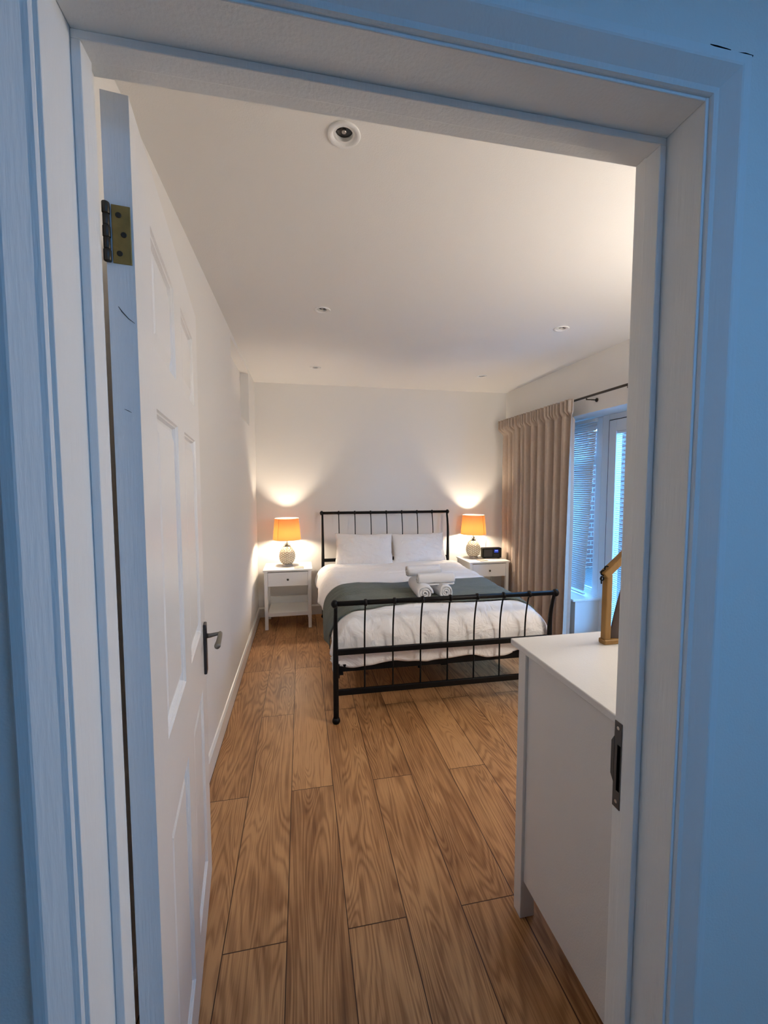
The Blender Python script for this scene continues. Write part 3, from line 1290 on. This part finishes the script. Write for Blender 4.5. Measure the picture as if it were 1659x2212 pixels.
# ------------------------------------------------------------------ pineapple lamps
def lamp():
    t = empty('table_lamp', (0, 0, 0))
    # foot
    MB().lathe([(.050, 0), (.053, .002), (.052, .012), (.047, .017), (.044, .024), (.040, .026)], n=40).build('base', M_CHROME, t)
    # body: swollen pineapple with diamond scales
    def rb(q):
        return .077 * (math.sin(PI * (.14 + .80 * q)) ** .52)
    NS_, NR = 72, 60
    zb, zt_ = .024, .196
    def fn(u, v):
        a = 2 * PI * u
        q = v
        z = zb + (zt_ - zb) * q
        r_ = rb(q)
        # diagonal lattice grooves
        p, s2 = a * 12 / (2 * PI), q * 8.2
        g1 = abs(((p + s2 * .5) % 1) - .5) * 2
        g2 = abs(((p - s2 * .5) % 1) - .5) * 2
        bump = min(1 - g1, 1 - g2)
        bump = min(1, bump * 2.4)
        r_ = r_ * .94 + .0075 * math.sqrt(max(0, bump))
        return (r_ * math.cos(a), r_ * math.sin(a), z)
    body = MB().grid(fn, 240, 130)
    bo = body.build('pineapple_body', M_PINE, t, fixn=False)
    # bright glazed bosses in the middle of each scale
    dots = MB()
    rows = 8
    for i in range(17):
        s2 = i * .5
        q = s2 / 8.2 + .03
        if q > .97:
            break
        n_ = 12
        for k in range(n_):
            p = k + (.5 if i % 2 else 0) + (.25 if False else 0)
            a = 2 * PI * p / n_
            z = zb + (zt_ - zb) * q
            r_ = rb(q) * .955 + .0052
            c = Vector((r_ * math.cos(a), r_ * math.sin(a), z))
            rr = .0078 * (rb(q) / .077)
            vs, fs = [], []
            ax = Vector((math.cos(a), math.sin(a), 0))
            tx = Vector((-math.sin(a), math.cos(a), 0))
            for ring, (rad, dep) in enumerate(((rr, -.001), (rr * .8, .0022), (rr * .35, .0034))):
                for w in range(8):
                    an = 2 * PI * w / 8
                    vs.append(c + ax * dep + tx * rad * math.cos(an) + Vector((0, 0, rad * math.sin(an))))
            for ring in range(2):
                for w in range(8):
                    w2 = (w + 1) % 8
                    fs.append((ring * 8 + w, ring * 8 + w2, ring * 8 + 8 + w2, ring * 8 + 8 + w))
            fs.append(tuple(range(16, 24)))
            dots.add(vs, fs, True)
    dots.build('scale_bosses', M_GLAZE, bo)
    # leaf crown
    cr = MB()
    for ring, (n_, ln, up) in enumerate(((8, .046, .45), (7, .042, 1.1), (5, .034, 1.9))):
        for k in range(n_):
            a = 2 * PI * (k + ring * .4) / n_
            ax = Vector((math.cos(a), math.sin(a), 0))
            tx = Vector((-math.sin(a), math.cos(a), 0))
            vs = []
            for i in range(5):
                q = i / 4
                w = .0075 * math.sin(PI * (.18 + .80 * q)) + .0004
                ht = up * .018 * q + .012 * q * q - (.010 * q ** 3 if ring == 0 else 0)
                c = ax * (.008 + ln * q * (1 if ring < 2 else .6)) + Vector((0, 0, .197 + ring * .003 + ht))
                vs += [c + tx * w, c + Vector((0, 0, -.0015)), c - tx * w]
            fs = []
            for i in range(4):
                b_ = i * 3
                fs += [(b_, b_ + 1, b_ + 4, b_ + 3), (b_ + 1, b_ + 2, b_ + 5, b_ + 4)]
            cr.add(vs, fs, True)
    cro = cr.build('leaf_crown', M_PEWTER, t)
    sd = cro.modifiers.new('t', 'SOLIDIFY')
    sd.thickness = .0012
    MB().lathe([(.018, .188), (.022, .192), (.022, .198), (.010, .203)], n=24).build('neck_ring', M_BRONZE, t)
    MB().lathe([(.0065, .200), (.0065, .262), (.015, .264), (.016, .290), (.012, .292)], n=20).build('stem', M_CHROME, t)
    # drum shade with wire spider
    sh = MB()
    sb, st_, zs0, zs1 = .140, .119, .268, .482
    def sf(u, v):
        a = 2 * PI * u
        r_ = sb + (st_ - sb) * v + .0006 * math.sin(a * 9)
        return (r_ * math.cos(a), r_ * math.sin(a), zs0 + (zs1 - zs0) * v)
    sh.grid(sf, 72, 8)
    shd = sh.build('shade', M_SHADE, t, fixn=False)
    shd['label'] = 'tapered orange-lit fabric shade'
    rg = MB()
    for (r_, z) in ((sb, zs0), (st_, zs1)):
        pts = [(r_ * math.cos(2 * PI * k / 48), r_ * math.sin(2 * PI * k / 48), z) for k in range(49)]
        MB().tube(pts, .0016, 6).build('shade_ring', M_FURN, shd)
    for k in range(3):
        a = 2 * PI * k / 3 + .4
        rg.tube([(.014 * math.cos(a), .014 * math.sin(a), .285), (.08 * math.cos(a), .08 * math.sin(a), .276), (sb * math.cos(a), sb * math.sin(a), zs0)], .0012, 6)
    rg.build('shade_spider', M_FURN, shd)
    # seam on the shade
    se = MB()
    a = math.radians(-128)
    se.tube([((sb + .0006) * math.cos(a), (sb + .0006) * math.sin(a), zs0), ((st_ + .0006) * math.cos(a), (st_ + .0006) * math.sin(a), zs1)], .0013, 6)
    se.build('seam', M_BRONZE, shd)
    # lit bulb
    MB().lathe([(.010, .286), (.016, .294), (.030, .308), (.034, .323), (.029, .340), (.014, .352), (.001, .355)], n=20).build('bulb', M_BULB, t)
    return t


lamp1 = lamp()
lamp1.location = (-.148, 4.360, NS_H)
tag(lamp1, 'lit pineapple table lamp with orange shade, on the nightstand by the left wall', 'lamp', 'pair of lit pineapple lamps')
lamp2 = copy_tree(lamp1)
lamp2.location = (1.890, 4.405, NS_H)
lamp2.rotation_euler = (0, 0, math.radians(70))
tag(lamp2, 'lit pineapple table lamp with orange shade, next to the black radio', 'lamp', 'pair of lit pineapple lamps')

# coasters
def coaster(loc, rz, label):
    o = MB().box(-.047, .047, -.047, .047, 0, .005).build('coaster', M_COASTER, bevel=.0015)
    o.location = loc
    o.rotation_euler = (0, 0, rz)
    tag(o, label, 'coaster', 'grey square coasters')


coaster((-.032, 4.216, NS_H), .03, 'grey square coaster on the nightstand by the left wall')
coaster((1.918, 4.222, NS_H), .12, 'grey square coaster in front of the lamp beside the radio')

# radio
rd = empty('clock_radio', (2.080, 4.345, NS_H), math.radians(-6))
tag(rd, 'small black clock radio with a blue lit display and raised aerial', 'radio')
bx = MB().box(-.110, .110, -.035, .045, .006, .118).build('case', M_BLACK, rd, bevel=.012, seg=4)
MB().box(.022, .068, -.0362, -.0350, .066, .100).build('display', M_DISPLAY, rd)
dg = MB()
for k in range(5):
    dg.box(.030 + k * .0066, .0345 + k * .0066, -.0368, -.0362, .084 + (k % 2) * .001, .092)
dg.build('digits', M_DIGIT, rd)
for k in range(4):
    for j in range(2):
        MB().lathe([(.0035, 0), (.0035, .002), (.001, .0025)], n=12, mat=Matrix.Rotation(PI / 2, 4, 'X'), c=(.022 + k * .015, -.0350, .028 + j * .018)).build('button', M_STEEL, rd)
MB().box(-.095, .0, -.0358, -.0350, .022, .100).build('speaker_grille', M_GASKET, rd)
MB().tube([(-.055, .030, .112), (-.045, .032, .232)], .0024, 8).build('aerial', M_CHROME, rd)
for x in (-.08, .08):
    MB().box(x - .01, x + .01, -.02, .03, 0, .007).build('foot', M_GASKET, rd)

# ------------------------------------------------------------------ curtain and rod
RX, RZ = 2.250, 2.112
rod = empty('curtain_rod', (RX, 2.9, RZ))
tag(rod, 'dark bronze curtain rod on brackets above the glazed opening', 'curtain rod')
MB().tube([(0, -2.05, 0), (0, 1.62, 0)], .0095, 14).build('pole', M_BRONZE, rod)
MB().lathe([(.010, 0), (.016, .006), (.019, .018), (.015, .032), (.003, .040)], n=18, mat=Matrix.Rotation(-PI / 2, 4, 'X'), c=(0, 1.615, 0)).build('finial', M_BRONZE, rod)
for y in (-1.95, -.30, .135, 1.585):
    b_ = MB()
    b_.tube([(0, y, -.011), (0, y, -.024)], .005, 8)
    b_.tube([(0, y, -.020), (XR - RX, y, -.020)], .0045, 8)
    b_.tube([(XR - RX - .006, y, -.020), (XR - RX, y, -.020)], .016, 16)
    b_.build('bracket', M_BRONZE, rod)


def curtain(y0t, y1t, y1low, seed, label):
    """y0t: edge at the gap, y1t: outer edge, both at the top"""
    Z1, Z0 = RZ + .012, .012
    rg = random.Random(seed)
    n_pl = 11
    # pleat centres gather irregularly
    phs = [0]
    for k in range(n_pl):
        phs.append(phs[-1] + rg.uniform(.7, 1.35))
    tot = phs[-1]
    phs = [p / tot for p in phs]

    def phase(u):
        for k in range(n_pl):
            if u <= phs[k + 1] + 1e-9:
                return k + (u - phs[k]) / (phs[k + 1] - phs[k])
        return n_pl
    amps = [rg.uniform(.75, 1.15) for _ in range(n_pl + 1)]

    def fn(u, v):
        z = Z0 + (Z1 - Z0) * v
        hd = sstep(.925, .955, v)          # pencil-pleat heading
        ph = phase(u)
        k = min(n_pl - 1, int(ph))
        a = amps[k]
        low = 1 - v
        # leading edge sweeps out a little towards the floor
        y0 = y0t - .035 * low
        y1 = y1t - y1low * low
        y = y0 + (y1 - y0) * u
        body = math.cos(2 * PI * ph)
        sharp = body * .75 + .25 * math.cos(4 * PI * ph + .6)
        far = sstep(.70, .82, u)
        x = RX + .004 + .030 * far * (1 - hd) - (.054 + .014 * low) * a * sharp * (1 - hd) * (1 - .45 * far)
        y += .026 * math.sin(2 * PI * ph) * (1 - hd)
        x += .010 * noise.noise(Vector((u * 9, v * 2.2, 4)))
        # heading: tight gathers
        x += hd * (.019 * math.sin(2 * PI * u * 26 + 2 * math.sin(u * 30)) - .038)
        # the broad leading panel bellies into the room low down
        le = max(0, 1 - u / .16)
        x -= .045 * le * low * (1 - hd)
        return (x, y, z)
    t = empty('curtain', (0, 0, 0))
    m = MB().grid(fn, 420, 90)
    o = m.build('curtain_panel', M_CURTAIN, t, fixn=False)
    sd = o.modifiers.new('thickness', 'SOLIDIFY')
    sd.thickness = .003
    for k in range(15):
        u = (k + .5) / 15
        y = y0t + (y1t - y0t) * u
        pts = [(RX + .0125 * math.cos(a), y, RZ + .0125 * math.sin(a)) for a in [2 * PI * q / 12 for q in range(13)]]
        MB().tube(pts, .0014, 6).build('curtain_ring', M_BRONZE, t)
    tag(t, label, 'curtain')


curtain(3.165, 4.470, .05, 5, 'long taupe pencil-pleat curtain hanging in the corner beside the nightstand')
curtain(2.50, 1.05, 0, 9, 'unseen long taupe pencil-pleat curtain added over the nearer glazed door to hold back daylight')  # added out of view so daylight stays near the far door leaf

# ------------------------------------------------------------------ sidelight window, sill, french doors
FX = 2.58          # room face of the frames
def bar(mb, y0, y1, z0, z1, x0=FX, x1=FX + .07):
    mb.box(x0, x1, y0, y1, z0, z1)


SY0, SY1 = 3.255, OY1
m = MB()
SZ = .412
bar(m, SY1 - .05, SY1, SZ, OZ)
bar(m, SY0, SY0 + .075, SZ, OZ)
bar(m, SY0 + .075, SY1 - .05, OZ - .085, OZ)
bar(m, SY0 + .075, SY1 - .05, SZ, SZ + .045)
bar(m, SY0 + .075, SY1 - .05, 1.600, 1.660)
w1 = m.build('window_1', M_UPVC, bevel=.004)
struct(w1, 'narrow white framed window beside the glazed door', 'window')
m = MB()
for (c, d_) in ((SZ + .045, 1.600), (1.660, OZ - .085)):
    a, b_ = SY0 + .075, SY1 - .05
    m.box(FX + .012, FX + .030, a, a + .013, c, d_)
    m.box(FX + .012, FX + .030, b_ - .013, b_, c, d_)
    m.box(FX + .012, FX + .030, a + .013, b_ - .013, d_ - .013, d_)
    m.box(FX + .012, FX + .030, a + .013, b_ - .013, c, c + .013)
m.build('glazing_bead', M_UPVC, w1, bevel=.003)
MB().box(FX + .034, FX + .040, SY0 + .07, SY1 - .045, SZ + .04, OZ - .08).build('pane', M_GLASS, w1)
si = MB().box(XR - .035, FX + .006, 3.212, OY1, .390, SZ).build('sill', M_UPVC, w1, bevel=.006, seg=3)

m = MB()
bar(m, 3.174, 3.255, 0, OZ)
bar(m, .95, 1.02, 0, OZ)
bar(m, 1.02, 3.174, OZ - .047, OZ)
bar(m, 1.02, 3.174, 0, .025)
fr = m.build('trim_4', M_UPVC, bevel=.004)
struct(fr, 'white outer frame around the pair of glazed doors', 'door frame')


def french_leaf(name, y0, y1, label):
    z0, z1 = .032, OZ - .053
    gy0, gy1, gz0, gz1 = y0 + .084, y1 - .084, z0 + .13, z1 - .098
    m = MB()
    x0, x1 = FX - .006, FX + .055
    m.box(x0, x1, y0, gy0, z0, z1)
    m.box(x0, x1, gy1, y1, z0, z1)
    m.box(x0, x1, gy0, gy1, gz1, z1)
    m.box(x0, x1, gy0, gy1, z0, gz0)
    o = m.build(name, M_UPVC, bevel=.004)
    struct(o, label, 'door')
    g = MB()
    t = .004
    for (a, b_, c, d_) in ((y0 - t, y0, z0, z1), (y1, y1 + t + .001, z0, z1), (y0, y1, z1, z1 + t)):
        g.box(x0 + .002, x1, a, b_, c, d_)
    g.build('gasket', M_GASKET, o)
    MB().box(FX + .022, FX + .028, gy0 - .004, gy1 + .004, gz0 - .004, gz1 + .004).build('pane', M_GLASS, o)
    return gy0, gy1, gz0, gz1


G1 = french_leaf('door_2', 2.100, 3.168, 'white glazed door leaf nearest the curtain')
G2 = french_leaf('door_3', 1.026, 2.090, 'white glazed door leaf behind the right jamb')


def blind(name, x, y0, y1, z0, z1, pitch, sw, tilt, label, lean=0.0, head=.03):
    """lean: sideways drift of the hanging slats towards the bottom"""
    t = empty(name, (x, (y0 + y1) / 2, z1))
    hw = (y1 - y0) / 2
    H = z1 - z0
    MB().box(-.014, .012, -hw, hw, -head, 0).build('head_rail', M_SLAT, t, bevel=.002)
    s = MB()
    n = int((H - head - .02) / pitch)
    ca, sa = math.cos(tilt), math.sin(tilt)
    for k in range(n):
        zc = -head - .012 - k * pitch
        q = -zc / H
        dy = lean * q
        dx = -.045 * q if lean else 0
        pr = []
        for i in range(5):
            w = (i / 4 - .5) * sw
            cr_ = .0022 * (1 - (2 * i / 4 - 1) ** 2)
            pr.append((w * ca - cr_ * sa, w * sa + cr_ * ca))
        vs = [(dx + a, -hw + dy, zc + b_) for a, b_ in pr] + [(dx + a, hw + dy, zc + b_) for a, b_ in pr]
        s.add(vs, [(i, i + 1, i + 6, i + 5) for i in range(4)], True)
    sl = s.build('slats', M_SLAT, t, fixn=False)
    sd = sl.modifiers.new('t', 'SOLIDIFY')
    sd.thickness = .0006
    dx, dy = (-.045, lean) if lean else (0, 0)
    MB().box(dx - .010, dx + .010, dy - hw, dy + hw, -H, -H + .014).build('bottom_rail', M_SLAT, t, bevel=.002)
    c = MB()
    for yy in (-hw + .10, hw - .10):
        for xo in (-.011, .011):
            c.tube([(xo, yy, -head), (dx + xo, yy + dy, -H + .01)], .0006, 5)
    c.build('ladder_cord', M_SLAT, t)
    if lean:
        pc = MB()
        pc.tube([(-.02, -hw + .075, -head), (-.022, -hw + .077, -.20)], .0010, 5)
        pc.tube([(-.022, -hw + .077, -.20), (-.022, -hw + .079, -.222)], [.003, .0055], 8)
        pc.tube([(-.02, -hw + .085, -head), (-.022, -hw + .087, -.225)], .0010, 5)
        pc.tube([(-.022, -hw + .087, -.225), (-.022, -hw + .090, -.245)], [.003, .0055], 8)
        pc.build('pull_cord', M_SLAT, t)
    tag(t, label, 'blind')
    return t


blind('venetian_blind', 2.530, 3.262, 4.03, .424, 1.990, .0195, .023, math.radians(48),
      'white slatted blind hanging askew in the narrow window', lean=.045)
blind('venetian_blind', FX + .006, G1[0] + .004, G1[1] - .012, G1[2] + .004, G1[3] - .002, .0178, .013, math.radians(12),
      'white slatted blind fitted over the glass of the door', head=.018)

# outside: paved ground, brick wall
m = MB().box(XO, 9, -3, 8, -.12, -.02)
struct(m.build('ground_outside', M_PAVING), 'grey paving outside the glazed doors', 'ground')
m = MB().box(3.9, 8.0, 6.3, 6.5, -.05, 2.3)
struct(m.build('wall_outside', M_BRICK), 'brick wall outside seen past the edge of the blind', 'wall')

m = MB()  # board fence added as a dark backdrop that cuts low sky light
for k in range(66):
    m.box(8.0 + (k % 2) * .012, 8.03 + (k % 2) * .012, -3.0 + k * .142, -3.0 + k * .142 + .15, -.1, 2.9)
struct(m.build('wall_backdrop', M_FENCE), 'dark close-boarded fence added far outside to darken the view beyond the blinds', 'fence')

# ------------------------------------------------------------------ chest of drawers
CX0, CX1, CY0, CY1, CH = .683, 1.60, .712, 1.215, .917
ch = empty('chest_of_drawers', (CX0, CY0, 0))
tag(ch, 'white chest of drawers standing just inside the doorway', 'chest of drawers')
w, dp = CX1 - CX0, CY1 - CY0
MB().box(-.018, w + .018, -.004, dp + .022, CH - .020, CH).build('top', M_CHEST, ch, bevel=.003)
for x in (0, w - .05):
    MB().box(x, x + .05, dp - .042, dp, 0, CH - .020).build('leg', M_CHEST, ch, bevel=.002)
    MB().box(x, x + .05, 0, .042, 0, CH - .020).build('leg', M_CHEST, ch, bevel=.002)
for x in (.010, w - .026):
    MB().box(x, x + .016, .042, dp - .042, .128, CH - .020).build('side_panel', M_CHEST, ch, bevel=.001)
MB().box(.05, w - .05, .008, .018, .128, CH - .02).build('back_panel', M_CHEST, ch)
MB().box(.05, w - .05, .018, dp - .006, .128, .146).build('bottom_panel', M_CHEST, ch)
MB().box(w / 2 - .01, w / 2 + .01, .018, dp - .008, .146, CH - .02).build('divider', M_CHEST, ch)
for row in range(4):
    for cidx in range(2):
        x0 = .052 if cidx == 0 else w / 2 + .012
        x1 = w / 2 - .012 if cidx == 0 else w - .052
        z0 = .150 + row * .187
        dr = MB().box(x0, x1, dp - .020, dp - .002, z0, z0 + .180).build('drawer', M_CHEST, ch, bevel=.002)
        MB().lathe([(.005, 0), (.006, .010), (.014, .016), (.015, .022), (.009, .027), (.001, .028)], n=18, mat=Matrix.Rotation(-PI / 2, 4, 'X'), c=((x0 + x1) / 2, dp - .002, z0 + .09)).build('knob', M_BRONZE, dr)

# ------------------------------------------------------------------ wooden lantern on the chest
ln = empty('wooden_lantern', (.925, 1.125, CH))
tag(ln, 'honey-brown wooden lantern frame with a dark carved piece inside, on the chest', 'lantern')
LW, LD, EH = .17, .022, .222
MB().box(-.004, LW + .004, -.004, LD + .004, 0, .016).build('base', M_WOODFRAME, ln, bevel=.004, seg=3)
MB().box(0, .021, 0, LD, .014, EH).build('post', M_WOODFRAME, ln, bevel=.003)
MB().box(LW - .021, LW, 0, LD, .014, EH).build('post', M_WOODFRAME, ln, bevel=.003)
ap = (LW / 2, EH + .072)
for s_ in (0, 1):
    e0 = (-.004, EH - .004) if s_ == 0 else (LW + .004, EH - .004)
    dx_, dz_ = ap[0] - e0[0], ap[1] - e0[1]
    L_ = math.hypot(dx_, dz_)
    nx_, nz_ = -dz_ / L_ * .011, dx_ / L_ * .011
    MB().prism([(e0[0] - nx_, e0[1] - nz_), (ap[0] - nx_, ap[1] - nz_), (ap[0] + nx_, ap[1] + nz_), (e0[0] + nx_, e0[1] + nz_)], 1, -.001, LD + .001).build('roof_beam', M_WOODFRAME, ln, bevel=.002)
cb = MB()
for (cx_, cz_, rr) in ((-.006, EH + .004, .0075), (.006, EH + .018, .0070), (-.009, EH - .014, .0055)):
    pts = [(cx_ + rr * math.cos(a), LD / 2, cz_ + rr * math.sin(a)) for a in [2 * PI * k / 16 for k in range(17)]]
    cb.tube(pts, .0022, 8)
cb.tube([(-.011, LD / 2, EH - .030), (-.012, LD / 2, EH - .006)], .0022, 8)
cb.build('iron_scroll', M_BLACK, ln)
# dark carved leaf-shaped piece: narrow waist above, swelling to the base
cv = MB()
def cfn(u, v):
    a = 2 * PI * u
    z = .016 + v * .175
    q = v
    left = .024 + .040 * q ** 1.35
    right = LW - .024 - .040 * q ** 1.35
    cx_, hw_ = (left + right) / 2, (right - left) / 2
    return (cx_ + hw_ * math.cos(a), LD / 2 + .008 * (1 - .5 * q) * math.sin(a), z)
cv.grid(cfn, 40, 24)
cv.add([cfn(k / 40, 1) for k in range(40)], [tuple(range(40))])
cvo = cv.build('carved_piece', M_DARKWOOD, ln, fixn=True)
cvo['label'] = 'dark brown carved piece'

# ------------------------------------------------------------------ added globe fill light, out of view, brightening the near end of the room
dl = empty('added_fill_globe', (1.985, 1.12, ZC))
tag(dl, 'unseen glowing globe added to brighten the near end of the room', 'ceiling light')
MB().lathe([(.05, 0), (.052, -.006), (.045, -.022), (.006, -.026)], n=32).build('fill_globe_rose', M_FURN, dl)
MB().tube([(0, 0, -.02), (0, 0, FILL_Z + .19 - ZC)], .004, 10).build('fill_globe_cable', M_FURN, dl)
MB().lathe([(.20 * math.sin(a) + .0005, FILL_Z - ZC - .20 * math.cos(a)) for a in [PI * k / 24 for k in range(25)]], n=48).build('fill_globe', emit_mat('fill_globe_emission', FILL_COLOR, FILL_STRENGTH), dl)
